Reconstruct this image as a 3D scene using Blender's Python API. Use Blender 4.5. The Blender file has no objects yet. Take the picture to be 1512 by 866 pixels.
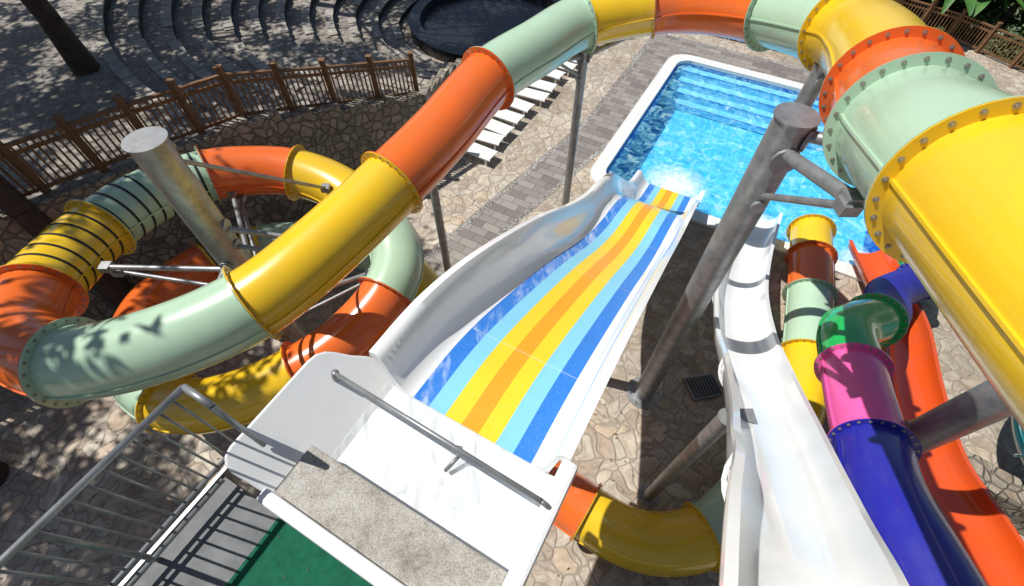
import bpy, bmesh, math, random
from mathutils import Vector, Matrix
random.seed(7)
S=bpy.context.scene
COL=S.collection
# ------------------------------------------------------------ helpers
def link(o,parent=None):
    COL.objects.link(o)
    if parent: o.parent=parent
    return o
def empty(name):
    e=bpy.data.objects.new(name,None); e.empty_display_size=.2
    return link(e)
def mesh(name,v,f,mats,parent=None,smooth=False,fm=None,bevel=0):
    m=bpy.data.meshes.new(name); m.from_pydata([tuple(p) for p in v],[],f)
    if not isinstance(mats,(list,tuple)): mats=[mats]
    for k in mats: m.materials.append(k)
    if fm:
        for p,i in zip(m.polygons,fm): p.material_index=i
    if smooth:
        for p in m.polygons: p.use_smooth=True
    m.update()
    o=bpy.data.objects.new(name,m); link(o,parent)
    if bevel:
        b=o.modifiers.new('bev','BEVEL'); b.width=bevel; b.segments=2; b.limit_method='ANGLE'
    return o
class MB:
    def __init__(s): s.v=[];s.f=[];s.m=[]
    def add(s,v,f,mi=0):
        n=len(s.v); s.v+= [tuple(p) for p in v]; s.f+=[[i+n for i in q] for q in f]; s.m+=[mi]*len(f)
    def box(s,o,ax,ay,az,mi=0):
        o=Vector(o);ax=Vector(ax);ay=Vector(ay);az=Vector(az)
        v=[o+ax*i+ay*j+az*k for k in(0,1) for j in(0,1) for i in(0,1)]
        f=[[0,2,3,1],[4,5,7,6],[0,1,5,4],[2,6,7,3],[0,4,6,2],[1,3,7,5]]
        s.add(v,f,mi)
    def cyl(s,a,b,r,r2=None,n=14,mi=0,cap=True):
        a=Vector(a);b=Vector(b); r2=r if r2 is None else r2
        d=(b-a).normalized(); x=d.orthogonal().normalized(); y=d.cross(x)
        v=[a+(x*math.cos(t)+y*math.sin(t))*r for t in [2*math.pi*i/n for i in range(n)]]
        v+=[b+(x*math.cos(t)+y*math.sin(t))*r2 for t in [2*math.pi*i/n for i in range(n)]]
        f=[[i,(i+1)%n,n+(i+1)%n,n+i] for i in range(n)]
        if cap: f+=[list(range(n))[::-1],list(range(n,2*n))]
        s.add(v,f,mi)
    def out(s,name,mats,parent=None,smooth=False,bevel=0):
        return mesh(name,s.v,s.f,mats,parent,smooth,s.m,bevel)
def autosmooth(o,ang=40):
    for p in o.data.polygons: p.use_smooth=True
    try:
        o.data.set_sharp_from_angle(angle=math.radians(ang))
    except Exception: pass
def catmull(P,n=10):
    P=[Vector(p) for p in P]; Q=[P[0]*2-P[1]]+P+[P[-1]*2-P[-2]]
    out=[]
    for i in range(1,len(Q)-2):
        a,b,c,d=Q[i-1:i+3]
        for k in range(n):
            t=k/n
            out.append(.5*((2*b)+(c-a)*t+(2*a-5*b+4*c-d)*t*t+(3*b-a-3*c+d)*t**3))
    out.append(P[-1]); return out
def frames(C):
    F=[]
    for i,p in enumerate(C):
        T=(C[min(i+1,len(C)-1)]-C[max(i-1,0)]).normalized()
        L=T.cross(Vector((0,0,1))).normalized(); N=L.cross(T)
        F.append((p,T,L,N))
    return F
# slide frame
E=Vector((-.41,1.71,0)); U=Vector((.487,.873,0)).normalized(); V=Vector((U.y,-U.x,0))
def W(s,v,z=0): return E+U*s+V*v+Vector((0,0,z))
ROT=math.atan2(V.y,V.x)
# ------------------------------------------------------------ materials
def nt(name):
    m=bpy.data.materials.new(name); m.use_nodes=True
    t=m.node_tree; b=t.nodes['Principled BSDF']; return m,t,b
def N(t,ty,**k):
    n=t.nodes.new(ty)
    for a,b in k.items():
        if a in n.inputs.keys(): n.inputs[a].default_value=b
        else: setattr(n,a,b)
    return n
def coords(t,scale=1,rot=0,warp=0):
    tc=N(t,'ShaderNodeTexCoord'); mp=N(t,'ShaderNodeMapping')
    mp.inputs['Scale'].default_value=(scale,)*3 if not hasattr(scale,'__len__') else scale
    mp.inputs['Rotation'].default_value=(0,0,rot)
    t.links.new(tc.outputs['Object'],mp.inputs[0]); o=mp.outputs[0]
    if warp:
        nz=N(t,'ShaderNodeTexNoise',Scale=1.3,Detail=1.0); t.links.new(o,nz.inputs[0])
        mx=N(t,'ShaderNodeMix',data_type='VECTOR'); mx.inputs[0].default_value=warp
        t.links.new(o,mx.inputs[4]); t.links.new(nz.outputs['Color'],mx.inputs[5]); o=mx.outputs[1]
    return o
def ramp(t,fac,stops):
    r=N(t,'ShaderNodeValToRGB'); e=r.color_ramp.elements
    while len(e)<len(stops): e.new(.5)
    for x,(p,c) in zip(e,stops): x.position=p; x.color=(*c,1) if len(c)==3 else c
    t.links.new(fac,r.inputs[0]); return r.outputs[0]
def mixc(t,a,b,fac,blend='MIX'):
    m=N(t,'ShaderNodeMix',data_type='RGBA',blend_type=blend)
    for i,x in((0,fac),(6,a),(7,b)):
        if hasattr(x,'is_output'): t.links.new(x,m.inputs[i])
        elif i==0: m.inputs[0].default_value=x
        else: m.inputs[i].default_value=(*x,1)
    return m.outputs[2]
def bump(t,b,h,strength=.3,dist=.02):
    n=N(t,'ShaderNodeBump',Strength=strength,Distance=dist); t.links.new(h,n.inputs['Height'])
    t.links.new(n.outputs[0],b.inputs['Normal'])
def plain(name,c,rough=.5,metal=0,var=.25,vs=2.5,coat=0,bmp=0,bs=30,dirt=None,spots=None):
    m,t,b=nt(name); o=coords(t)
    nz=N(t,'ShaderNodeTexNoise',Scale=vs,Detail=5.0,Roughness=.65); t.links.new(o,nz.inputs[0])
    d=dirt or tuple(x*(1-var) for x in c)
    f=ramp(t,nz.outputs[0],[(.38,(0,0,0)),(.72,(1,1,1))])
    col=mixc(t,c,d,mixf(t,f,var if dirt else 1.0))
    if spots:
        n3=N(t,'ShaderNodeTexNoise',Scale=26.0,Detail=3.0,Roughness=.8); t.links.new(o,n3.inputs[0])
        col=mixc(t,col,spots,mixf(t,ramp(t,n3.outputs[0],[(.58,(0,0,0)),(.72,(1,1,1))]),.4))
    t.links.new(col,b.inputs['Base Color'])
    rr=N(t,'ShaderNodeMapRange'); rr.inputs[3].default_value=max(.02,rough-.08); rr.inputs[4].default_value=rough+.15
    t.links.new(nz.outputs[0],rr.inputs[0]); t.links.new(rr.outputs[0],b.inputs['Roughness'])
    b.inputs['Metallic'].default_value=metal
    b.inputs['Coat Weight'].default_value=coat; b.inputs['Coat Roughness'].default_value=.06
    if bmp:
        n2=N(t,'ShaderNodeTexNoise',Scale=bs,Detail=3.0); t.links.new(o,n2.inputs[0]); bump(t,b,n2.outputs[0],bmp,.02)
    return m
def mixf(t,f,k):
    n=N(t,'ShaderNodeMath',operation='MULTIPLY'); t.links.new(f,n.inputs[0]); n.inputs[1].default_value=k
    return n.outputs[0]
def fiber(name,c):
    return plain(name,c,.22,0,.5,1.3,coat=.5,dirt=tuple(.70*x+.035 for x in c),bmp=.05,bs=4,spots=tuple(.65*x+.04 for x in c))
ORANGE=fiber('orange_fiberglass',(.83,.155,.02)); YELLOW=fiber('yellow_fiberglass',(.87,.55,.015))
MINT=fiber('mint_fiberglass',(.45,.63,.45)); BLUE=fiber('blue_fiberglass',(.02,.022,.34))
BLUEW=plain('matte_blue_fiberglass',(.012,.016,.30),.55,0,.3,2)  # rougher, slightly darker blue that tones down the sun highlight
PINK=fiber('pink_fiberglass',(.84,.12,.40)); GREEN=fiber('green_fiberglass',(.01,.42,.09))
TEAL=fiber('teal_fiberglass',(.01,.16,.19)); RED=fiber('orange_red_fiberglass',(.70,.085,.008))
WHITE=plain('white_gelcoat',(.84,.85,.85),.14,0,.35,1.4,coat=.7,dirt=(.66,.68,.68),bmp=.04,bs=4,spots=(.68,.68,.66))
STEEL=plain('galvanised_steel',(.36,.37,.38),.42,.55,.4,5,bmp=.08,spots=(.22,.22,.22))
DARKST=plain('dark_steel',(.07,.075,.08),.45,.6,.3,4)
BOLT=plain('bolt_steel',(.42,.40,.34),.4,.7,.2,9)
BLACK=plain('black_rubber',(.012,.012,.012),.5,0,.2,5)
WOOD=plain('fence_wood',(.20,.105,.045),.7,0,.45,6,bmp=.3,bs=20)
GREENC=plain('green_carpet',(.004,.125,.065),.95,0,.35,12,bmp=.6,bs=160)
GRAYD=plain('grey_deck',(.16,.165,.17),.7,0,.3,5,bmp=.15,bs=60)
BARK=plain('pine_bark',(.075,.05,.035),.9,0,.5,5,bmp=.9,bs=14)
CHAIR=plain('white_plastic',(.84,.84,.82),.4,0,.08,5)
LITTER=plain('dry_leaves',(.18,.11,.05),.9,0,.6,3)
def concrete():
    m,t,b=nt('worn_concrete'); o=coords(t)
    n=N(t,'ShaderNodeTexNoise',Scale=3.0,Detail=8.0,Roughness=.7); t.links.new(o,n.inputs[0])
    n2=N(t,'ShaderNodeTexNoise',Scale=90.0,Detail=3.0); t.links.new(o,n2.inputs[0])
    c=ramp(t,n.outputs[0],[(.3,(.24,.21,.17)),(.5,(.44,.42,.38)),(.7,(.58,.56,.52))])
    c2=ramp(t,n2.outputs[0],[(.35,(.5,.47,.43)),(.6,(1,1,1))])
    t.links.new(mixc(t,c,c2,.8,'MULTIPLY'),b.inputs['Base Color']); b.inputs['Roughness'].default_value=.9
    bump(t,b,n2.outputs[0],.5,.01); return m
CONC=concrete()
def crazy(name,scale,tones,grout,gw=.035,bs=.5,warp=.25,rough=.8,big=(.62,.6,.56)):
    m,t,b=nt(name); o=coords(t,1,.3,warp)
    v=N(t,'ShaderNodeTexVoronoi',Scale=scale); t.links.new(o,v.inputs['Vector'])
    e=N(t,'ShaderNodeTexVoronoi',feature='DISTANCE_TO_EDGE',Scale=scale); t.links.new(o,e.inputs['Vector'])
    sp=N(t,'ShaderNodeSeparateColor'); t.links.new(v.outputs['Color'],sp.inputs[0])
    n=len(tones); c=ramp(t,sp.outputs[0],[(i/(n-1),x) for i,x in enumerate(tones)])
    nz=N(t,'ShaderNodeTexNoise',Scale=9.0,Detail=5.0,Roughness=.75); t.links.new(o,nz.inputs[0])
    c=mixc(t,c,ramp(t,nz.outputs[0],[(.32,(.48,.45,.42)),(.6,(1,1,1))]),.85,'MULTIPLY')
    n3=N(t,'ShaderNodeTexNoise',Scale=.45,Detail=5.0,Roughness=.65); t.links.new(o,n3.inputs[0])
    c=mixc(t,c,ramp(t,n3.outputs[0],[(.35,big),(.6,(1,1,1))]),.9,'MULTIPLY')
    g=ramp(t,e.outputs['Distance'],[(gw*.4,(1,1,1)),(gw*1.8,(0,0,0))])
    gm=mixf(t,g,.85)
    c=mixc(t,c,grout,gm); t.links.new(c,b.inputs['Base Color']); b.inputs['Roughness'].default_value=rough
    h=ramp(t,e.outputs['Distance'],[(0,(0,0,0)),(gw*2.2,(1,1,1))])
    bump(t,b,h,bs,.035); return m
PAVE=crazy('crazy_paving_stone',4.6,[(.45,.36,.28),(.60,.52,.42),(.50,.44,.37),(.66,.60,.50),(.59,.47,.35),(.54,.49,.42)],(.31,.26,.21),.035,.6,.45,big=(.62,.60,.56))
STONE=crazy('rubble_stone',5.2,[(.26,.22,.17),(.44,.38,.30),(.34,.31,.26),(.52,.46,.37),(.38,.31,.23)],(.14,.12,.10),.05,1.0,.3)
STEPS=crazy('amphitheatre_stone',3.6,[(.28,.25,.22),(.42,.38,.33),(.33,.30,.26),(.38,.34,.28)],(.15,.13,.12),.03,.5,.3)
SEAT=plain('stone_seat_slab',(.40,.37,.32),.85,0,.45,4,bmp=.3,bs=30)
PEBBLE=crazy('white_pebbles',16,[(.5,.48,.44),(.78,.76,.72),(.62,.60,.56)],(.15,.13,.11),.06,1.0,.05)
def paver():
    m,t,b=nt('grey_pavers'); o=coords(t,1,-ROT)
    br=N(t,'ShaderNodeTexBrick',Scale=1.0); br.inputs['Brick Width'].default_value=.6; br.inputs['Row Height'].default_value=.3
    br.inputs['Mortar Size'].default_value=.008; br.inputs['Color1'].default_value=(.34,.31,.28,1); br.inputs['Color2'].default_value=(.19,.165,.15,1)
    br.inputs['Mortar'].default_value=(.06,.055,.05,1); t.links.new(o,br.inputs[0])
    nz=N(t,'ShaderNodeTexWave',Scale=9.0,Distortion=2.0); t.links.new(o,nz.inputs[0])
    c=mixc(t,br.outputs[0],ramp(t,nz.outputs['Fac'],[(.2,(.6,.6,.6)),(.6,(1,1,1))]),.6,'MULTIPLY')
    t.links.new(c,b.inputs['Base Color']); b.inputs['Roughness'].default_value=.8; bump(t,b,br.outputs['Fac'],-.4,.01); return m
PAVER=paver()
def tile(name,c1,c2,mort,sc,ms=.03):
    m,t,b=nt(name); o=coords(t,sc,-ROT)
    br=N(t,'ShaderNodeTexBrick',Scale=1.0,offset=0.0); br.inputs['Brick Width'].default_value=1; br.inputs['Row Height'].default_value=1
    br.inputs['Mortar Size'].default_value=ms; br.inputs['Color1'].default_value=(*c1,1); br.inputs['Color2'].default_value=(*c2,1)
    br.inputs['Mortar'].default_value=(*mort,1); t.links.new(o,br.inputs[0])
    t.links.new(br.outputs[0],b.inputs['Base Color']); b.inputs['Roughness'].default_value=.35; return m
COPE=tile('white_coping_tile',(.76,.76,.74),(.70,.70,.68),(.45,.45,.44),4,.02)
PTILE=tile('pool_blue_mosaic',(.07,.56,.93),(.10,.62,.95),(.22,.70,.93),3,.05)
NAVY=tile('pool_navy_mosaic_and_shade',(.008,.06,.40),(.012,.09,.48),(.02,.12,.45),9)  # navy tile; on walls and floor border it also paints in shade
STILE=tile('pool_step_mosaic',(.26,.68,.90),(.3,.72,.92),(.36,.7,.9),9)
def water():
    m,t,b=nt('pool_water'); o=coords(t,1,0)
    nw=N(t,'ShaderNodeTexNoise',Scale=1.6,Detail=2.0); t.links.new(o,nw.inputs[0])
    mx=N(t,'ShaderNodeMix',data_type='VECTOR'); mx.inputs[0].default_value=.45
    t.links.new(o,mx.inputs[4]); t.links.new(nw.outputs['Color'],mx.inputs[5])
    n=N(t,'ShaderNodeTexNoise',Scale=4.5,Detail=3.0,Distortion=1.2); t.links.new(mx.outputs[1],n.inputs[0])
    v=N(t,'ShaderNodeTexVoronoi',feature='SMOOTH_F1',Scale=3.8); t.links.new(mx.outputs[1],v.inputs['Vector'])
    bp=N(t,'ShaderNodeBump',Strength=.4,Distance=.06)
    ad=N(t,'ShaderNodeMath',operation='ADD'); t.links.new(n.outputs[0],ad.inputs[0]); t.links.new(v.outputs['Distance'],ad.inputs[1])
    t.links.new(ad.outputs[0],bp.inputs['Height'])
    tr=N(t,'ShaderNodeBsdfTransparent')
    t.links.new(ramp(t,v.outputs['Distance'],[(.10,(.64,.88,.96)),(.38,(.84,.96,.99)),(.58,(1,1,1))]),tr.inputs[0])  # ripple tint imitates caustic light, on the water and the floor below
    df=N(t,'ShaderNodeBsdfDiffuse')
    fc=ramp(t,n.outputs[0],[(.35,(.05,.48,.84)),(.58,(.24,.74,.93)),(.74,(.75,.92,.96))])
    t.links.new(fc,df.inputs[0]); t.links.new(bp.outputs[0],df.inputs['Normal'])
    gl=N(t,'ShaderNodeBsdfGlossy',Roughness=.05); t.links.new(bp.outputs[0],gl.inputs['Normal'])
    m1=N(t,'ShaderNodeMixShader'); m2=N(t,'ShaderNodeMixShader')
    fo=None
    geo=N(t,'ShaderNodeNewGeometry')
    for p,r in ((W(12.5,0,-.07),1.8),(W(12.1,3.0,-.07),.9),(W(12.0,4.5,-.07),1.2),(W(11.9,6.0,-.07),1.0)):
        d=N(t,'ShaderNodeVectorMath',operation='DISTANCE'); d.inputs[1].default_value=p
        t.links.new(geo.outputs['Position'],d.inputs[0])
        mr=N(t,'ShaderNodeMapRange'); mr.inputs[1].default_value=r; mr.inputs[2].default_value=0
        t.links.new(d.outputs['Value'],mr.inputs[0])
        if fo is None: fo=mr.outputs[0]
        else:
            a=N(t,'ShaderNodeMath',operation='MAXIMUM'); t.links.new(fo,a.inputs[0]); t.links.new(mr.outputs[0],a.inputs[1]); fo=a.outputs[0]
    nf=N(t,'ShaderNodeTexNoise',Scale=7.0,Detail=6.0,Roughness=.75); t.links.new(o,nf.inputs[0])
    mu=N(t,'ShaderNodeMath',operation='MULTIPLY'); t.links.new(fo,mu.inputs[0]); t.links.new(nf.outputs[0],mu.inputs[1])
    fm=ramp(t,mu.outputs[0],[(.16,(0,0,0)),(.46,(.9,.9,.9))])
    base=ramp(t,n.outputs[0],[(.36,(.06,.06,.06)),(.66,(.42,.42,.42))])
    t.links.new(base,m1.inputs[0]); t.links.new(tr.outputs[0],m1.inputs[1]); t.links.new(df.outputs[0],m1.inputs[2])
    fr=N(t,'ShaderNodeFresnel',IOR=1.28); t.links.new(bp.outputs[0],fr.inputs['Normal'])
    t.links.new(fr.outputs[0],m2.inputs[0]); t.links.new(m1.outputs[0],m2.inputs[1]); t.links.new(gl.outputs[0],m2.inputs[2])
    wd=N(t,'ShaderNodeBsdfDiffuse'); wd.inputs[0].default_value=(.82,.88,.9,1)
    m3=N(t,'ShaderNodeMixShader'); t.links.new(fm,m3.inputs[0]); t.links.new(m2.outputs[0],m3.inputs[1]); t.links.new(wd.outputs[0],m3.inputs[2])
    t.links.new(m3.outputs[0],t.nodes['Material Output'].inputs[0]); return m
WATER=water()
def film():
    m,t,b=nt('running_water_film'); o=coords(t,(2.2,.8,1),-ROT)
    n=N(t,'ShaderNodeTexNoise',Scale=3.0,Detail=4.0,Distortion=1.2); t.links.new(o,n.inputs[0])
    b.inputs['Base Color'].default_value=(.66,.72,.75,1); b.inputs['Roughness'].default_value=.05
    t.links.new(ramp(t,n.outputs[0],[(.45,(.10,)*3),(.7,(.5,)*3)]),b.inputs['Alpha'])
    bump(t,b,n.outputs[0],.25,.03); return m
FILM=film()
def stripe(name,c,wet=False):
    m,t,b=nt(name); o=coords(t,1,-ROT)
    n=N(t,'ShaderNodeTexNoise',Scale=3.0,Detail=6.0,Roughness=.7); t.links.new(o,n.inputs[0])
    f=N(t,'ShaderNodeTexNoise',Scale=110.0,Detail=2.0); t.links.new(o,f.inputs[0])
    cc=mixc(t,c,tuple(x*.8 for x in c),n.outputs[0])
    cc=mixc(t,cc,(.8,.8,.78),mixf(t,ramp(t,f.outputs[0],[(.55,(0,0,0)),(.72,(1,1,1))]),.22))
    tc=N(t,'ShaderNodeTexBrick',Scale=1.0,offset=0.0); tc.inputs['Brick Width'].default_value=30; tc.inputs['Row Height'].default_value=2.4
    tc.inputs['Mortar Size'].default_value=.006; t.links.new(o,tc.inputs[0])
    cc=mixc(t,cc,(.75,.75,.7),mixf(t,tc.outputs['Fac'],.4))
    if wet:
        w=N(t,'ShaderNodeTexNoise',Scale=1.0,Detail=8.0,Roughness=.7,Distortion=.8)
        o2=coords(t,(5,1.2,1.2),-ROT); t.links.new(o2,w.inputs[0])
        cc=mixc(t,cc,(.75,.83,.88),ramp(t,w.outputs[0],[(.5,(0,0,0)),(.75,(.7,.7,.7))]))
    t.links.new(cc,b.inputs['Base Color']); b.inputs['Roughness'].default_value=.34
    bump(t,b,f.outputs[0],.3,.005); return m
SB=stripe('mat_blue',(.025,.21,.70),True); SB2=stripe('mat_blue_plain',(.025,.21,.68)); SC=stripe('mat_cyan',(.24,.63,.84)); SY=stripe('mat_yellow',(.94,.66,.02)); SO=stripe('mat_orange',(.94,.38,.008))
def leafmat(name,a,b_):
    m,t,b=nt(name); o=coords(t)
    n=N(t,'ShaderNodeTexNoise',Scale=1.4,Detail=4.0); t.links.new(o,n.inputs[0])
    t.links.new(ramp(t,n.outputs[0],[(.3,a),(.7,b_)]),b.inputs['Base Color']); b.inputs['Roughness'].default_value=.5
    return m
PINE=leafmat('pine_needles',(.03,.07,.02),(.08,.12,.035)); BANANA=leafmat('banana_leaf',(.03,.11,.02),(.09,.21,.04))
GRASS=plain('lawn',(.05,.09,.02),.9,0,.5,3,bmp=.8,bs=60)
STAGE=plain('dark_polished_stone',(.02,.022,.026),.25,0,.3,3)
DR=plain('riser_stone_painted_shade',(.05,.045,.04),.9,0,.4,4,bmp=.4)  # shade on the risers is put into a darker stone colour
# ------------------------------------------------------------ ground and pool
def rr(s0,s1,v0,v1,r,n=8):
    P=[]
    for cs,cv,a0 in((s1-r,v1-r,0),(s0+r,v1-r,90),(s0+r,v0+r,180),(s1-r,v0+r,270)):
        for k in range(n+1):
            a=math.radians(a0+90*k/n); P.append((cs+r*math.cos(a),cv+r*math.sin(a)))
    return P
PS0,PS1,PV0,PV1=11.0,21.2,-2.85,7.6
outer=rr(PS0,PS1,PV0,PV1,.9); inner=rr(PS0+.48,PS1-.48,PV0+.48,PV1-.48,.6)
n=len(outer); c0=((PS0+PS1)/2,(PV0+PV1)/2)
gi=rr(PS0+.05,PS1-.05,PV0+.05,PV1-.05,.87)
def far(p):
    d=Vector((p[0]-c0[0],p[1]-c0[1])).normalized()*160; return (c0[0]+d.x,c0[1]+d.y)
mids=[(c0[0]+(p[0]-c0[0])*3.2,c0[1]+(p[1]-c0[1])*3.2) for p in gi]
v=[W(p[0],p[1],0) for p in gi]+[W(*p) for p in mids]+[W(*far(p)) for p in gi]
f=[]
for k in range(2):
    f+=[[k*n+i,(k+1)*n+i,(k+1)*n+(i+1)%n,k*n+(i+1)%n] for i in range(n)]
def flipup(o):
    bm=bmesh.new(); bm.from_mesh(o.data)
    for q in bm.faces:
        q.normal_update()
        if q.normal.z<0: q.normal_flip()
    bm.to_mesh(o.data); bm.free()
g=mesh('ground',v,f,PAVE); flipup(g)
pool=empty('swimming_pool')
def ring(A,zA,B,zB): 
    n=len(A); v=[W(p[0],p[1],zA) for p in A]+[W(p[0],p[1],zB) for p in B]
    return v,[[i,(i+1)%n,n+(i+1)%n,n+i] for i in range(n)]
m=MB(); m.add(*ring(outer,-.02,outer,.09)); m.add(*ring(outer,.09,inner,.09)); m.add(*ring(inner,.09,inner,-.05)); flipup(m.out('coping',[COPE],pool))
m=MB(); m.add(*ring(inner,-.05,inner,-1.25))
m.add([W(p[0],p[1],-1.25) for p in inner],[list(range(n))]); m.m=[1]*n+[0]
inn2=rr(PS0+.85,PS1-1.0,PV0+1.1,PV1-1.0,.5)
flipup(m.out('basin',[PTILE,NAVY],pool))
v_,f_=ring(inner,-1.246,inn2,-1.246); flipup(mesh('floor_shade_border',v_,f_,NAVY,pool))  # navy ring paints the shade along the basin edge
m=MB()
for k in range(4):
    s1=PS1-.5; s0=s1-.45*(4-k)
    m.box(W(s0,PV0+.55,-1.2),U*(s1-s0),V*(PV1-PV0-1.1),(0,0,.22+.26*k),0)
    m.box(W(s0-.004,PV0+.55,-1.2+.22+.26*k+.001),U*.09,V*(PV1-PV0-1.1),(0,0,.003),1)
m.out('entry_steps',[STILE,NAVY],pool)
flipup(mesh('water',[W(p[0],p[1],-.07) for p in inner],[list(range(n))],WATER,pool))
def strip(name,P,Q,mat,z):
    v=[W(a,b,z) for a,b in P]+[W(a,b,z) for a,b in Q]; k=len(P)
    o=mesh(name,v,[[i,i+1,k+i+1,k+i] for i in range(k-1)],mat); flipup(o); return o
strip('paved_path',[(.5,-6.45),(5.2,-5.65),(14.4,-4.1),(22.6,-4.1),(22.6,9)],[(.5,-5.3),(5.2,-4.55),(13.6,-2.9),(21.15,-2.8),(21.15,9)],PAVER,.004)
strip('pebble_border',[(.5,-6.6),(5.2,-5.8),(14.4,-4.25),(22.75,-4.25),(22.75,9)],[(.5,-6.4),(5.2,-5.6),(14.4,-4.05),(22.55,-4.05),(22.55,9)],PEBBLE,.008)
strip('pebble_border',[(.5,-5.4),(5.2,-4.65),(13.4,-3.0)],[(.5,-5.22),(5.2,-4.47),(13.4,-2.82)],PEBBLE,.008)
# ------------------------------------------------------------ tubes
def tube(name,data,r,bolts=True,flr=1.19,n=40,K=12):
    par=empty(name); C=catmull([d[:3] for d in data],K); F=frames(C)
    marks=[(i*K,d[3],len(d)>4 and d[4]) for i,d in enumerate(data) if len(d)>3 and d[3]]
    marks.append((len(C)-1,None,False))
    def circ(fr,rad): 
        p,T,L,Nn=fr
        return [p+L*(math.cos(2*math.pi*i/n)*rad)+Nn*(math.sin(2*math.pi*i/n)*rad) for i in range(n)]
    for j in range(len(marks)-1):
        a,mat,rib=marks[j]; b=marks[j+1][0]
        vv=[];ff=[]
        for i in range(a,b+1): vv+=circ(F[i],r)
        for i in range(b-a):
            ff+=[[i*n+k,(i+1)*n+k,(i+1)*n+(k+1)%n,i*n+(k+1)%n] for k in range(n)]
        mesh('section_%d'%j,vv,ff,mat,par,True)
        m=MB()
        for sg in (-1,1):
            for i in range(a,b):
                (p,T,L,Nn),(p2,T2,L2,N2)=F[i],F[i+1]
                q=[p+L*sg*(r-.01)+Nn*.012,p+L*sg*(r+.022)+Nn*.012,p+L*sg*(r+.022)-Nn*.012,p+L*sg*(r-.01)-Nn*.012]
                q2=[p2+L2*sg*(r-.01)+N2*.012,p2+L2*sg*(r+.022)+N2*.012,p2+L2*sg*(r+.022)-N2*.012,p2+L2*sg*(r-.01)-N2*.012]
                m.add(q+q2,[[0,1,5,4],[1,2,6,5],[2,3,7,6]])
        m.out('seam_%d'%j,[mat],par)
        if rib:
            m=MB(); acc=.3
            for i in range(a+1,b):
                acc+=(C[i]-C[i-1]).length
                if acc>.24 and i<b-1:
                    acc=0; p,T,L,Nn=F[i]
                    A=circ((p-T*.025,T,L,Nn),r+.008); B=circ((p+T*.025,T,L,Nn),r+.008)
                    m.add(A+B,[[k,n+k,n+(k+1)%n,(k+1)%n] for k in range(n)])
            m.out('ribs_%d'%j,[BLACK],par,True)
    m=MB(); mats=[BOLT]
    for j,(i,mat,_) in enumerate(marks):
        sides=[]
        if j>0: sides.append((-1,marks[j-1][1]))
        if mat: sides.append((1,mat))
        p,T,L,Nn=F[i]
        for sg,mt in sides:
            if mt not in mats: mats.append(mt)
            mi=mats.index(mt); d0=T*(.003*sg); d1=T*(.018*sg)
            R0=circ((p+d0,T,L,Nn),r-.01);R1=circ((p+d0,T,L,Nn),r*flr);R2=circ((p+d1,T,L,Nn),r*flr);R3=circ((p+d1,T,L,Nn),r-.01)
            m.add(R0+R1+R2+R3,[[q*n+k,q*n+(k+1)%n,(q+1)*n+(k+1)%n,(q+1)*n+k] for q in range(3) for k in range(n)],mi)
            if bolts:
                for k in range(24):
                    an=2*math.pi*k/24; c=p+(L*math.cos(an)+Nn*math.sin(an))*(r*(1+flr)/2)
                    m.cyl(c+d1,c+T*(.022*sg),.024,n=8,mi=0); m.cyl(c+d1,c+T*(.034*sg),.013,n=6,mi=0)
    o=m.out('flanges',mats,par); autosmooth(o,35)
    return par,F
Y_,O_,M_=YELLOW,ORANGE,MINT
main=[(2.9,-1.4,9.35,Y_),(2.95,.6,9.1),(3.27,2.5,8.75,M_),(3.75,3.9,8.3,O_),(4.25,4.95,8.05,Y_),(4.9,6.4,7.75),(5.25,7.75,7.4,M_),(4.9,9.4,6.95,O_),(4.1,10.5,6.65),
(3.08,11.0,6.4,Y_),(1.55,10.85,6.15,M_),(.48,9.85,6.05),(-.48,8.86,5.95,O_),(-1.31,7.38,5.75),(-2.06,6.2,5.6,Y_),(-3.0,4.9,5.4),(-3.87,3.95,5.25,M_),(-5.05,3.35,5.1),
(-6.35,3.14,4.95,O_),(-7.4,3.6,4.85),(-7.87,4.5,4.7,Y_,1),(-8.05,5.4,4.5),(-8.0,6.35,4.35,M_,1),(-7.6,7.45,4.2),(-6.8,8.25,4.05,O_),(-6.0,8.6,3.9),(-5.06,8.7,3.75,Y_),(-4.0,8.35,3.55),
(-2.98,7.45,3.35,M_),(-2.5,6.6,3.2),(-2.62,5.7,3.05,O_),(-3.27,4.84,2.8),(-4.17,4.16,2.6,Y_),(-5.6,3.65,2.3),(-6.9,3.75,2.05,M_),(-8.2,4.7,1.85,O_),(-8.7,6.3,1.65),(-8.0,7.8,1.5,Y_,1),
(-6.8,8.6,1.35,M_),(-5,8.8,1.2),(-3.3,8.2,1.1,Y_),(-2.2,7.1,.95),(-1.4,5.2,.85,O_),(-.2,3.3,.75),(1.5,1.95,.7,Y_),(2.6,1.42,.7),(3.75,1.5,.7,M_),(4.7,2.1,.7),(5.8,3.1,.7,Y_),
(6.75,4.4,.7),(7.3,5.53,.7,M_),(8.1,7.4,.65,O_),(8.67,8.77,.6,Y_),(9.15,9.9,.5)]
tube('tube_slide',main,.55)
multi=[(4.2,-1.5,5.7,BLUE),(4.46,.38,5.15),(4.6,1.3,4.85),(4.98,2.05,4.5,PINK),(5.25,2.75,4.3),(5.55,3.45,4.1,GREEN),(6.05,4.35,3.75),(7.05,4.9,3.3,BLUEW),(8.0,5.5,2.6),(9.0,6.5,1.95),(10.6,7.4,1.3,GREEN),(11.6,8.4,.7)]
tube('multicoloured_tube_slide',multi,.45)
tube('teal_tube_slide',[(13.5,5.2,2.6,TEAL),(12.0,4.7,2.3),(10.9,3.8,2.0),(10.6,2.8,1.7,TEAL),(11.0,1.7,1.4),(12.0,1.1,1.1)],.45)
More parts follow.
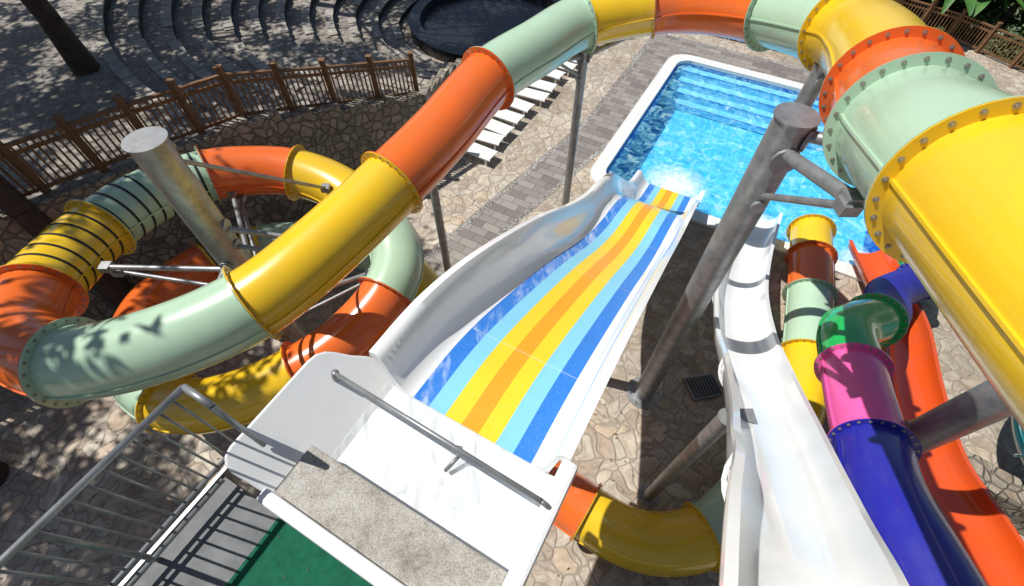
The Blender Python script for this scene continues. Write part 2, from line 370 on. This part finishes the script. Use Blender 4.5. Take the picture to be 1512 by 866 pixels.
# ------------------------------------------------------------ open flumes
def channel(name,pts,prof,mats,pm,par,K=8,lipscale=None,joints=None):
    C=catmull(pts,K); F=frames(C); k=len(prof); vv=[];ff=[];fm=[]
    for i,(p,T,L,Nn) in enumerate(F):
        sc=lipscale(i/(len(F)-1)) if lipscale else 1
        for (a,b) in prof: vv.append(p+L*a+Nn*(b*sc if b>0 else b))
    for i in range(len(F)-1):
        for q in range(k):
            ff.append([i*k+q,i*k+(q+1)%k,(i+1)*k+(q+1)%k,(i+1)*k+q]); fm.append(pm[q])
    ff.append(list(range(k))); fm.append(0); ff.append([ (len(F)-1)*k+q for q in range(k)][::-1]); fm.append(0)
    o=mesh(name,vv,ff,mats,par,True,fm); autosmooth(o,50); return F
def uprof(w,d,t=.04,lip=.08,n=14):
    I=[(-w-lip,d-.05),(-w-lip,d)]
    for i in range(n+1):
        a=math.pi*(1-i/n); I.append((w*math.cos(a),d-d*math.sin(a)**.8))
    I+=[(w+lip,d),(w+lip,d-.05)]
    for i in range(n+1):
        a=math.pi*i/n; I.append(((w+t)*math.cos(a),d-.05-(d)*math.sin(a)**.8))
    return I
def joints(F,w,d,idx,mat,par):
    m=MB()
    for i in idx:
        p,T,L,Nn=F[i]; n=16; A=[];B=[]
        for q in range(n+1):
            a=math.pi*q/n; A.append((math.cos(a)*(w+.042),d-.055-d*math.sin(a)**.8)); B.append((math.cos(a)*(w+.078),d-.055-(d+.05)*math.sin(a)**.8))
        for sg in(-.02,.02):
            vv=[p+T*sg+L*x+Nn*y for x,y in A+B]; m.add(vv,[[q,q+1,n+2+q,n+1+q] for q in range(n)])
        vv=[p-T*.02+L*x+Nn*y for x,y in B]+[p+T*.02+L*x+Nn*y for x,y in B]; m.add(vv,[[q,q+1,n+2+q,n+1+q] for q in range(n)])
    m.out('joint_flanges',[mat],par)
ws=empty('white_body_slide')
wpts=[(1.0,-1.6,8.2),(1.4,-.6,7.75),(1.88,.27,7.1),(2.42,1.0,6.2),(3.15,2.05,5.0),(3.86,3.3,3.8),(4.45,4.7,2.85),(5.28,6.45,1.9),(6.4,8.34,1.0),(7.3,9.8,.5),(7.7,10.5,.4)]
pr=uprof(.5,.5); F_=channel('flume',wpts,pr,[WHITE],[0]*len(pr),ws); joints(F_,.5,.5,[20,38,53,68],WHITE,ws)
os_=empty('orange_body_slide')
opts=[(7.0,-1.5,3.3),(7.1,.3,2.85),(7.34,1.26,2.5),(7.65,2.6,2.05),(8.5,4.3,1.55),(9.55,6.1,1.0),(10.2,7.8,.5),(10.5,9.2,.3)]
pr=uprof(.46,.42); F_=channel('flume',opts,pr,[RED],[0]*len(pr),os_); joints(F_,.46,.42,[10,20,30,40],RED,os_)
ms=empty('striped_water_slide')
zs=[(-.05,6.31),(.8,6.18),(1.8,5.78),(3.5,4.88),(5.0,3.95),(6.1,3.42),(7.1,3.15),(8.0,2.72),(9.3,1.55),(10.5,.62),(11.7,.32)]
mp=[tuple(W(s,0,z)) for s,z in zs]
hw=.71; inl=[(-1.22,.40),(-1.22,.46),(-1.13,.47),(-1.07,.42),(-.98,.24),(-.88,.09),(-.79,.02)]
inr=[(.78,.02),(.84,.09),(.89,.26),(.93,.45),(.97,.50),(1.05,.50),(1.05,.44)]
st=[-hw+2*hw*i/7 for i in range(8)]
prof=inl+[(x,0) for x in st]+inr+[(.96,.40),(.90,.02),(.78,-.1),(-.78,-.1),(-.95,.02),(-1.13,.36)]
pm=[0]*len(prof)
for i,c in enumerate([1,2,3,4,3,2,5]): pm[len(inl)+i]=c
MF=channel('flume',mp,prof,[WHITE,SB,SC,SY,SO,SB2],pm,ms,K=10,lipscale=lambda t:1.0+.3*math.sin(math.pi*min(1,t*1.6))*(t<.625)-.25*max(0,(t-.8)/.2))
def buv(m,s0,s1,v0,v1,z0,z1,mi=0): m.box(W(s0,v0,z0),U*(s1-s0),V*(v1-v0),(0,0,z1-z0),mi)
m=MB(); buv(m,-1.55,-.03,-1.06,1.06,6.08,6.27); o=m.out('tub_floor',[WHITE],ms,bevel=.02)
m=MB(); buv(m,-1.45,-.98,-1.12,.98,6.275,6.66); o=m.out('entry_bench',[CONC],ms,bevel=.015)
m=MB(); buv(m,-1.58,-1.455,-1.2,1.06,6.1,6.69); o=m.out('tub_back_rim',[WHITE],ms,bevel=.03)
m=MB(); buv(m,-1.58,.02,.985,1.14,6.1,6.80); o=m.out('tub_right_wall',[WHITE],ms,bevel=.04)
mesh('tub_water',[W(-.98,-1.05,6.33),W(-.06,-1.05,6.325),W(-.06,.98,6.325),W(-.98,.98,6.33)][::-1],[[0,1,2,3]],FILM,ms)
ol=[(-1.5,-.1),(-1.52,.80),(-1.50,.90),(-1.45,.97),(-1.36,1),(-.38,1),(-.28,.98),(-.20,.92),(-.14,.82),(-.07,.66),(.03,.50),(.07,.4),(.07,-.1)]
A=[W(s,-1.0-.66*q,6.28+.54*q) for s,q in ol]; B=[p-V*.035-Vector((0,0,.07)) for p in A]; k=len(ol)
o=mesh('tub_left_wall',A+B,[list(range(k)),[k+i for i in range(k)][::-1]]+[[i,k+i,k+(i+1)%k,(i+1)%k] for i in range(k)],WHITE,ms,bevel=.025)
m=MB(); m.cyl(W(-.34,-1.36,6.74),W(-.42,.98,6.86),.024); m.cyl(W(-.42,.98,6.86),W(-.42,1.06,6.79),.024)
m.cyl(W(-.34,-1.36,6.76),W(-.34,-1.40,6.60),.04)
P=[W(-.38,.1,6.79),W(-.32,.1,6.60),W(-.36,.08,6.42),W(-.52,.02,6.34)]
for a,b in zip(P,P[1:]): m.cyl(a,b,.02)
m.out('grab_bar',[STEEL],ms,True)
m=MB()
for s in (1.2,4.2,7.4):
    z=[zz for ss,zz in zs if ss>=s][0]
    m.cyl(W(s,0,0),W(s,0,z-.05),.14)
    m.box(W(s-.05,-.8,z-.22),U*.1,V*1.6,(0,0,.1))
m.out('support_columns',[STEEL],ms)
# ------------------------------------------------------------ deck and tower
dk=empty('slide_tower_deck')
m=MB(); buv(m,-6,-1.59,-1.78,2.0,6.2,6.38,0); m.out('platform',[GRAYD],dk)
m=MB(); buv(m,-6,-1.6,-1.05,1.9,6.384,6.40,0); m.out('green_carpet',[GREENC],dk)
m=MB(); 
for s in(-5.8,-1.9):
    for v0 in(-1.5,1.6): m.cyl(W(s,v0,0),W(s,v0,6.2),.12)
buv(m,-6,-1.3,-1.82,-1.785,6.1,6.42,0)
m.out('deck_columns',[STEEL],dk)
m=MB(); m.box((-3,-5,9.1),(9,0,0),(0,4.2,0),(0,0,.18)); m.out('upper_platform',[GRAYD],dk)
m=MB()
for x,y in((-2.8,-4.8),(5.8,-4.8),(-2.8,-1.1),(5.8,-1.1)): m.cyl((x,y,0),(x,y,9.1),.13)
m.out('tower_columns',[STEEL],dk)
rl=empty('metal_railing'); m=MB(); v0=-1.72
m.cyl(W(-6,v0,7.70),W(-1.2,v0,7.70),.028); m.cyl(W(-6,v0,6.64),W(-1.2,v0,6.64),.022)
m.cyl(W(-6,v0+.1,6.60),W(-1.6,v0+.1,6.60),.022)
for i in range(42):
    s=-1.2-i*.115; big=i%10==0
    m.cyl(W(s,v0,6.38 if big else 6.64),W(s,v0,7.70),.024 if big else .011,n=8)
m.cyl(W(-1.2,v0,7.70),W(-1.2,-1.42,7.68),.028); m.cyl(W(-1.2,-1.42,7.68),W(-1.2,-1.46,6.72),.022)
for i in range(3): m.cyl(W(-1.2,v0+.06*(i+1),6.88),W(-1.2,v0+.06*(i+1),7.68),.011,n=8)
m.out('rails',[STEEL],rl,True)
# ------------------------------------------------------------ poles
def pole(base,z,r,struts=(),name='steel_pole'):
    p=empty(name); m=MB(); b=Vector(base)
    m.cyl(b,b+Vector((0,0,z-b.z)),r,n=28); m.cyl(b,b+Vector((0,0,.03)),r*1.9,n=20); m.cyl((b.x,b.y,z),(b.x,b.y,z+.025),r*1.12,n=28)
    for k in range(8):
        a=k*math.pi/4; m.cyl((b.x+r*1.55*math.cos(a),b.y+r*1.55*math.sin(a),b.z+.03),(b.x+r*1.55*math.cos(a),b.y+r*1.55*math.sin(a),b.z+.08),.02,n=6)
    for a,c,rr_ in struts:
        m.cyl((b.x,b.y,a),c,rr_,n=12)
        c=Vector(c); m.box(c-Vector((.09,.09,.06)),(.18,0,0),(0,.18,0),(0,0,.12))
        d=Vector((c.x-b.x,c.y-b.y,0)).normalized(); m.cyl(Vector((b.x,b.y,a))+d*(r-.01),Vector((b.x,b.y,a))+d*(r+.03),rr_*2.2,n=12)
    o=m.out('column',[STEEL],p); autosmooth(o,35)
A0=(-4.8,5.2,0)
pole(A0,7.2,.25,[(6.95,(-4.1,7.9,4.0),.035),(5.6,(-3.35,5.3,5.15),.05),(5.2,(-3.3,5.1,4.9),.04),(4.9,(-4.7,3.95,5.0),.05),(4.2,(-4.7,3.9,4.8),.04),(4.5,(-7.3,5.3,4.45),.05),(3.8,(-7.3,5.4,4.2),.04),(3.9,(-6.3,8.0,3.8),.05),(3.4,(-6.2,8.0,3.6),.04),(3.3,(-3.1,6.3,3.0),.05),(2.7,(-3.1,6.3,2.8),.04),(2.5,(-4.8,4.4,2.3),.05),(2.0,(-8.0,6.2,1.5),.05),(1.9,(-6.3,8.0,1.2),.05),(3.0,(-4.0,4.7,2.3),.04)])
pole((3.3,4.83,0),7.8,.23,[(7.35,(3.25,3.35,7.9),.08),(6.6,(3.22,3.3,7.85),.045),(7.6,(3.8,4.4,7.72),.07)])
pole((1.7,11.0,0),5.45,.11,[(5.3,(1.0,10.4,5.55),.06),(5.3,(2.7,11.0,5.8),.06),(4.8,(1.0,10.4,5.5),.035)])
pole((4.95,7.25,0),7.1,.14,[(6.9,(5.0,6.9,7.15),.06)])
pole((3.0,2.4,0),4.7,.12,[(4.6,(3.25,2.4,4.75),.05)])
pole((5.95,2.3,0),8.2,.22,[(4.3,(5.4,2.6,4.2),.05)])
pole((-1.6,7.3,0),5.2,.09)
hh=empty('drain_hatch'); m=MB(); m.box((4.5,4.6,0),(.75,.15,0),(-.15,.6,0),(0,0,.12)); m.out('frame',[STEEL],hh,bevel=.01)
m=MB()
for i in range(9): m.box((4.53+.08*i,4.64+.014*i,.122),(.045,.01,0),(-.13,.52,0),(0,0,.02))
m.out('grate',[DARKST],hh)
# ------------------------------------------------------------ amphitheatre
CX,CY=-1.0,24.2
fence_xy=[(-30,-8),(-20,.6),(-15.5,4.2),(-12.5,6.4),(-10.5,8.0),(-8.7,9.5),(-7.1,11.0),(-5.2,12.6),(-3.1,14.3)]
def rad(x,y): return math.hypot(x-CX,y-CY)
RW,RH,R0,Z0=.95,.29,4.5,.25; KMAX=11
def zs_(r): return Z0+RH*max(0,min(KMAX,(r-R0)/RW))
def rf(th):
    d=Vector((math.cos(th),math.sin(th))); best=60
    for (x1,y1),(x2,y2) in zip(fence_xy,fence_xy[1:]):
        a=Vector((x1-CX,y1-CY)); b=Vector((x2-x1,y2-y1)); den=d.x*b.y-d.y*b.x
        if abs(den)<1e-9: continue
        t=(a.x*b.y-a.y*b.x)/den; u=(a.x*d.y-a.y*d.x)/den
        if t>0 and -.001<=u<=1.001: best=min(best,t)
    return best
m=MB(); th0,th1=257.3,70; nn=190
ths=[math.radians(th0+(th1-th0)*i/nn) for i in range(nn+1)]
def pc(r,th,z): return (CX+r*math.cos(th),CY+r*math.sin(th),z)
for i in range(nn):
    a,b=ths[i],ths[i+1]; fa,fb=rf(a),rf(b)
    for k in range(KMAX+1):
        r0=R0+RW*k; r1=R0+RW*(k+1) if k<KMAX else 60; z=Z0+RH*k; zp=z-RH if k else 0
        a0,a1,b0,b1=min(r0,fa),min(r1,fa),min(r0,fb),min(r1,fb)
        if r0<max(fa,fb):
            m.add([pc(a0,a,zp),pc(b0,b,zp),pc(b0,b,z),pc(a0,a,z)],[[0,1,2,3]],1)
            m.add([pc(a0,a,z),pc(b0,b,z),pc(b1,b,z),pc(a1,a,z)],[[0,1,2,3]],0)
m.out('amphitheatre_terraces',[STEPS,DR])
bn=MB()
for k in range(0,KMAX+1):
    r=R0+RW*k-.05; z=Z0+RH*k+.003
    step=.62/r; t=math.radians(100)
    while t<math.radians(256):
        t2=t+step*.93
        aisle=any(abs(math.degrees(t+step/2)-q)*math.pi/180*r<.55 for q in(150,182,213,240))
        if not aisle and min(rf(t),rf(t2))>r+.6:
            hz=.05+random.uniform(-.008,.008)
            P=[pc(r,t,z),pc(r,t2,z),pc(r+.36,t2,z),pc(r+.36,t,z)]; P+=[(x,y,zz+hz) for x,y,zz in P]
            bn.add(P,[[0,3,2,1],[4,5,6,7],[0,1,5,4],[1,2,6,5],[2,3,7,6],[3,0,4,7]])
        t+=step
bn.out('stone_seat_rows',[SEAT],bevel=.01)
sg=empty('round_stage'); m=MB(); nn=64
def cr(r,z): return [pc(r,2*math.pi*i/nn,z) for i in range(nn)]
R=[cr(4.0,0),cr(4.0,.5),cr(3.45,.5),cr(3.45,.15)]
vv=sum(R,[]); m.add(vv,[[q*nn+i,q*nn+(i+1)%nn,(q+1)*nn+(i+1)%nn,(q+1)*nn+i] for q in range(3) for i in range(nn)]); m.add(R[3],[list(range(nn))])
m.out('rim_and_floor',[STAGE],sg)
path=list(fence_xy)+[(-2.85,16.4),(-2.45,18.2),(-1.95,19.9)]; m=MB()
dense=[]
for a,b in zip(path,path[1:]):
    k=max(1,int(math.hypot(b[0]-a[0],b[1]-a[1])/.7))
    for i in range(k):
        t=i/k; x=a[0]+(b[0]-a[0])*t; y=a[1]+(b[1]-a[1])*t
        dense.append((x,y,zs_(rad(x,y))+.3))
dense.append((*path[-1],.45))
for a,b in zip(dense,dense[1:]):
    d=Vector((b[0]-a[0],b[1]-a[1],0)); nrm=Vector((d.y,-d.x,0)).normalized()*.32
    z=max(a[2],b[2])+random.uniform(-.03,.03)
    m.box(Vector((a[0],a[1],0))-nrm*.2,d*1.02,nrm,(0,0,z))
m.out('stone_retaining_wall',[STONE],bevel=.03)
def fence(name,pts,h=1.05,sp=1.35,ped=.13):
    e=empty(name); m=MB()
    P=[]
    for a,b in zip(pts,pts[1:]):
        a,b=Vector(a),Vector(b); k=max(1,round((b-a).length/sp))
        for i in range(k): P.append(a.lerp(b,i/k))
    P.append(Vector(pts[-1])); Z=Vector((0,0,1))
    for p in P:
        m.box(p-Vector((.065,.065,.1)),(.13,0,0),(0,.13,0),(0,0,h+.32)); m.box(p+Vector((-.085,-.085,h+.22)),(.17,0,0),(0,.17,0),(0,0,.04))
    for a,b in zip(P,P[1:]):
        d=b-a; fl=Vector((d.x,d.y,0)); L=fl.length; x=fl/L; y=Vector((-x.y,x.x,0))
        dd=d
        m.box(a-y*.05+Z*(h),dd,y*.1,Z*.06)
        m.box(a-y*.02+Z*.12,dd,y*.04,Z*.08); m.box(a-y*.02+Z*(h-.2),dd,y*.04,Z*.08)
        k=int(L/ped)
        for i in range(1,k):
            q=a+dd*(i/k); m.box(q-x*.022-y*.015+Z*.1,x*.044,y*.03,Z*(h-.12))
    m.out('posts_and_rails',[WOOD],e); return e
fp=[(x-.02,y+.05,zs_(rad(x,y))+.28) for x,y in fence_xy[1:]]
fence('wooden_fence',fp,1.2)
fence('wooden_fence',[(17,26.5,0),(20.7,22.9,0),(22.9,19.0,0),(25,14,0)])
# ------------------------------------------------------------ sun loungers
def lounger(s,v,flip=1):
    e=empty('sun_lounger'); m=MB(); rt=random.uniform(-.1,.1)
    A_=(V*flip+U*rt).normalized(); B_=Vector((-A_.y,A_.x,0)); B_=B_ if B_.dot(U)>0 else -B_
    def q(a,b,z): return W(s,v,z)+A_*a+B_*b
    for b in(-.3,.26): m.box(q(-.95,b,.27),A_*1.25,B_*.04,(0,0,.05))
    for i in range(9): m.box(q(-.92+.135*i,-.27,.30),A_*.12,B_*.54,(0,0,.025))
    up=(A_*.62+Vector((0,0,random.choice([.40,.30,.12]))))
    for b in(-.3,.26): m.box(q(.3,b,.29),up,B_*.04,(0,0,.05))
    for i in range(5): m.box(q(.31,-.27,.33)+up*(i*.2),up*.17,B_*.54,(0,0,.025))
    for a in(-.8,.25):
        for b in(-.29,.25): m.box(q(a,b,0),A_*.05,B_*.04,(0,0,.28))
    m.box(q(.75,-.28,0),A_*.04,B_*.04,(0,0,.4)); m.box(q(.75,.24,0),A_*.04,B_*.04,(0,0,.4))
    m.out('frame',[CHAIR],e)
for s in (10.4,11.2,12.0,12.85,13.7,14.5,15.4,16.4,17.2,18.0,19.0,19.8): lounger(s+random.uniform(-.06,.06),-7.1+random.uniform(-.12,.12),-1)
for v in (-1.2,-.3,.8,1.7,2.6,3.5): lounger(23.9,v,1)
for s,v in((17.5,9.8),(18.4,9.9),(15.2,9.9),(16.1,9.8),(14.3,9.9),(19.3,10),(13.4,10)): lounger(s,v+.6,1)
for s,v in((18.0,13.2),(18.9,13.3),(19.8,13.1),(17.1,13.2)): lounger(s,v,1)
# ------------------------------------------------------------ vegetation
def tree(x,y,z0,cc,R,nc=16,nl=230,sz=.17):
    e=empty('pine_tree'); m=MB(); pts=[]
    top=Vector((cc[0],cc[1],cc[2]+R*.2))
    for i in range(9):
        t=i/8
        pts.append(Vector((x+(top.x-x)*t**2+random.uniform(-.05,.05),y+(top.y-y)*t**2+random.uniform(-.05,.05),z0+(top.z-z0)*t)))
    rs=[.30-.024*i for i in range(9)]; rs[0]=.38
    for i in range(8): m.cyl(pts[i],pts[i+1],rs[i],rs[i+1],n=12,cap=False)
    cl=[]
    for i in range(nc):
        a=random.uniform(0,2*math.pi); rr_=R*math.sqrt(random.random()); zz=random.uniform(-.35,.55)*R*.6
        c=Vector((cc[0]+rr_*math.cos(a),cc[1]+rr_*math.sin(a),cc[2]+zz+.4)); cl.append(c)
        st_=pts[random.choice([5,6,7])]; mid=st_.lerp(c,.5)+Vector((0,0,.2))
        m.cyl(st_,mid,.09,.06,n=6,cap=False); m.cyl(mid,c,.06,.02,n=6,cap=False)
    m.out('trunk_and_limbs',[BARK],e,True)
    vv=[];ff=[]
    for c in cl:
        r=random.uniform(.7,1.25)
        for k in range(nl):
            d=Vector((random.gauss(0,1),random.gauss(0,1),random.gauss(0,.6)))
            p=c+d*(r*.52); 
            a=Vector((random.gauss(0,1),random.gauss(0,1),random.gauss(0,1))).normalized()*sz*random.uniform(.6,1.4)
            b2=a.orthogonal().normalized()*sz*.45; k0=len(vv)
            vv+= [p-a,p+b2,p+a,p-b2]; ff.append([k0,k0+1,k0+2,k0+3])
    mesh('crown',vv,ff,PINE,e)
for a in [(-12.9,13.8,3.4,(-15.0,14.6,14.6),4.4,26),(-10.5,7.3,0,(-14.2,9.6,14.6),2.6,11),(-19,20,3.4,(-18.5,20.0,15),4.6,28),(-20,11,3.4,(-20,11.5,15),4.2,22),
          (-17.2,3.4,3.4,(-18.4,3.9,14.4),3.0,22,260),(-13.2,2.2,0,(-14.6,2.0,14.2),2.4,14,240),(-11.8,2.8,0,(-10.9,4.7,14.0),1.8,5,120),(-24,15,3.4,(-24,16,15),4.4),(-13,25,3.4,(-13.5,25,15),4.8,26),(-16,-3,0,(-16.5,-2,14.4),3.8,20),(-8,31,3.4,(-9,30,15),4.0)]:
    tree(*a)
def banana(x,y,s=1):
    e=empty('banana_plant'); m=MB(); m.cyl((x,y,0),(x,y,1.3*s),.16*s,.08*s,n=10)
    m.out('stem',[BARK],e,True); vv=[];ff=[]
    for i in range(11):
        a=i*2.4+random.uniform(-.3,.3); L=random.uniform(1.8,2.7)*s; up=random.uniform(.5,1.2); w=.27*s; k0=len(vv)
        d=Vector((math.cos(a),math.sin(a),0)); sd=Vector((-d.y,d.x,0))
        for j in range(9):
            t=j/8; c=Vector((x,y,1.2*s))+d*(L*t*.85)+Vector((0,0,L*(up*t-1.15*up*t*t*.9)))
            ww=w*math.sin(math.pi*min(1,t*.92+.06))**.7
            vv+= [c-sd*ww+Vector((0,0,.1*ww)),c-Vector((0,0,.06)),c+sd*ww+Vector((0,0,.1*ww))]
        for j in range(8):
            q=k0+3*j; ff+=[[q,q+1,q+4,q+3],[q+1,q+2,q+5,q+4]]
    mesh('leaves',vv,ff,BANANA,e,True)
for a in((20.5,24.6,1.3),(22.7,22.8,1.4),(24.5,20.8,1.3),(18.2,26.8,1.3),(22,27.0,1.3),(25.5,24,1.3),(26.5,18.5,1.1),(16.4,28.5,1.3),(19.8,28.5,1.3),(23.9,18.6,1.1),(21.8,23.9,1.2)): banana(*a)
def bushes(name,spots,nl,sz,mat):
    vv=[];ff=[]
    for x,y,r,h in spots:
        for k in range(nl):
            a=random.uniform(0,6.283); rr_=r*math.sqrt(random.random()); z=h*random.random()**.7*math.sqrt(max(.05,1-(rr_/r)**2))
            p=Vector((x+rr_*math.cos(a),y+rr_*math.sin(a),z))
            q=Vector((random.gauss(0,1),random.gauss(0,1),random.gauss(0,1))).normalized()*sz*random.uniform(.6,1.4); b2=q.orthogonal().normalized()*sz*.5
            k0=len(vv); vv+=[p-q,p+b2,p+q,p-b2]; ff.append([k0,k0+1,k0+2,k0+3])
    mesh(name,vv,ff,mat)
bushes('hedge',[(24+.6*i,27-1.5*i+random.uniform(-.5,.5),1.4,1.9) for i in range(7)]+[(16.5+1.0*i,30-.5*i,1.6,1.8) for i in range(8)]+[(21.8+.4*i,25.2-1.1*i,.9,1.2) for i in range(5)],800,.14,PINE)
bushes('distant_trees',[(55*math.cos(a)+random.uniform(-4,4)-2,60*math.sin(a)+15+random.uniform(-4,4),5,random.uniform(8,13)) for a in [i*2*math.pi/46 for i in range(46)]],400,.7,PINE)
flipup(mesh('lawn',[(18.5,26.8,.01),(21.2,23.4,.01),(23.4,19.0,.01),(26,13,.01),(45,13,.01),(45,50,.01),(18.5,50,.01)],[[0,1,2,3,4,5,6]],GRASS))
# fallen leaves and pine needles
vv=[];ff=[]
def leaf(p,sz,wd=.4):
    a=random.uniform(0,6.283); d=Vector((math.cos(a),math.sin(a),random.uniform(-.1,.1)))*sz; e_=Vector((-d.y,d.x,random.uniform(0,.3)*sz))*wd
    k0=len(vv); vv.extend([p-d,p+e_,p+d,p-e_]); ff.append([k0,k0+1,k0+2,k0+3])
for i in range(1500):
    x=random.uniform(-12,9); y=random.uniform(0,16)
    q=Vector((x,y,0))-E; s=q.dot(U); w_=q.dot(V)
    if s>10.9 and w_>-2.9: continue
    if x<-2 and y>6.5+ (x+12)*.75: continue
    leaf(Vector((x,y,.02)),random.uniform(.02,.045))
for i in range(90): leaf(W(random.uniform(-4,-1.65),random.uniform(-1.6,1.5),6.415),random.uniform(.008,.02),.15)
for i in range(30): leaf(W(random.uniform(-1.43,-1.0),random.uniform(-1,.95),6.668),random.uniform(.006,.014),.12)
mesh('fallen_leaves',vv,ff,LITTER)
m=MB()
for i in range(6): m.box((9.0+.75*i,2.9-.55*i,0),(.77,-.56,0),(.4,.5,0),(0,0,.9+random.uniform(-.05,.05)))
for i in range(4): m.box((9.3+.75*i,.1-.5*i,0),(.77,-.5,0),(.4,.5,0),(0,0,.6))
m.out('rubble_planter_wall',[STONE],bevel=.04)
# ------------------------------------------------------------ light, world, camera
D=Vector((-.48,.14,.865)).normalized()
sun=bpy.data.lights.new('sun','SUN'); sun.energy=5.0; sun.angle=math.radians(.5); sun.color=(1,.97,.92)
so=bpy.data.objects.new('sun',sun); COL.objects.link(so); so.rotation_euler=D.to_track_quat('Z','Y').to_euler()
w=bpy.data.worlds.new('World'); S.world=w; w.use_nodes=True; t=w.node_tree
sk=t.nodes.new('ShaderNodeTexSky'); sk.sky_type='NISHITA'; sk.sun_disc=False
sk.sun_elevation=math.asin(D.z); sk.sun_rotation=math.atan2(D.x,D.y)
t.links.new(sk.outputs[0],t.nodes['Background'].inputs[0]); t.nodes['Background'].inputs[1].default_value=.07
cd=bpy.data.cameras.new('camera'); cd.sensor_width=36; cd.lens=16.43; cd.clip_end=500; cd.clip_start=.05
co=bpy.data.objects.new('camera',cd); COL.objects.link(co); co.location=(0,0,11); co.rotation_euler=(math.radians(35.8),0,0)
S.camera=co
S.view_settings.view_transform='Standard'; S.view_settings.look='None'; S.view_settings.exposure=0
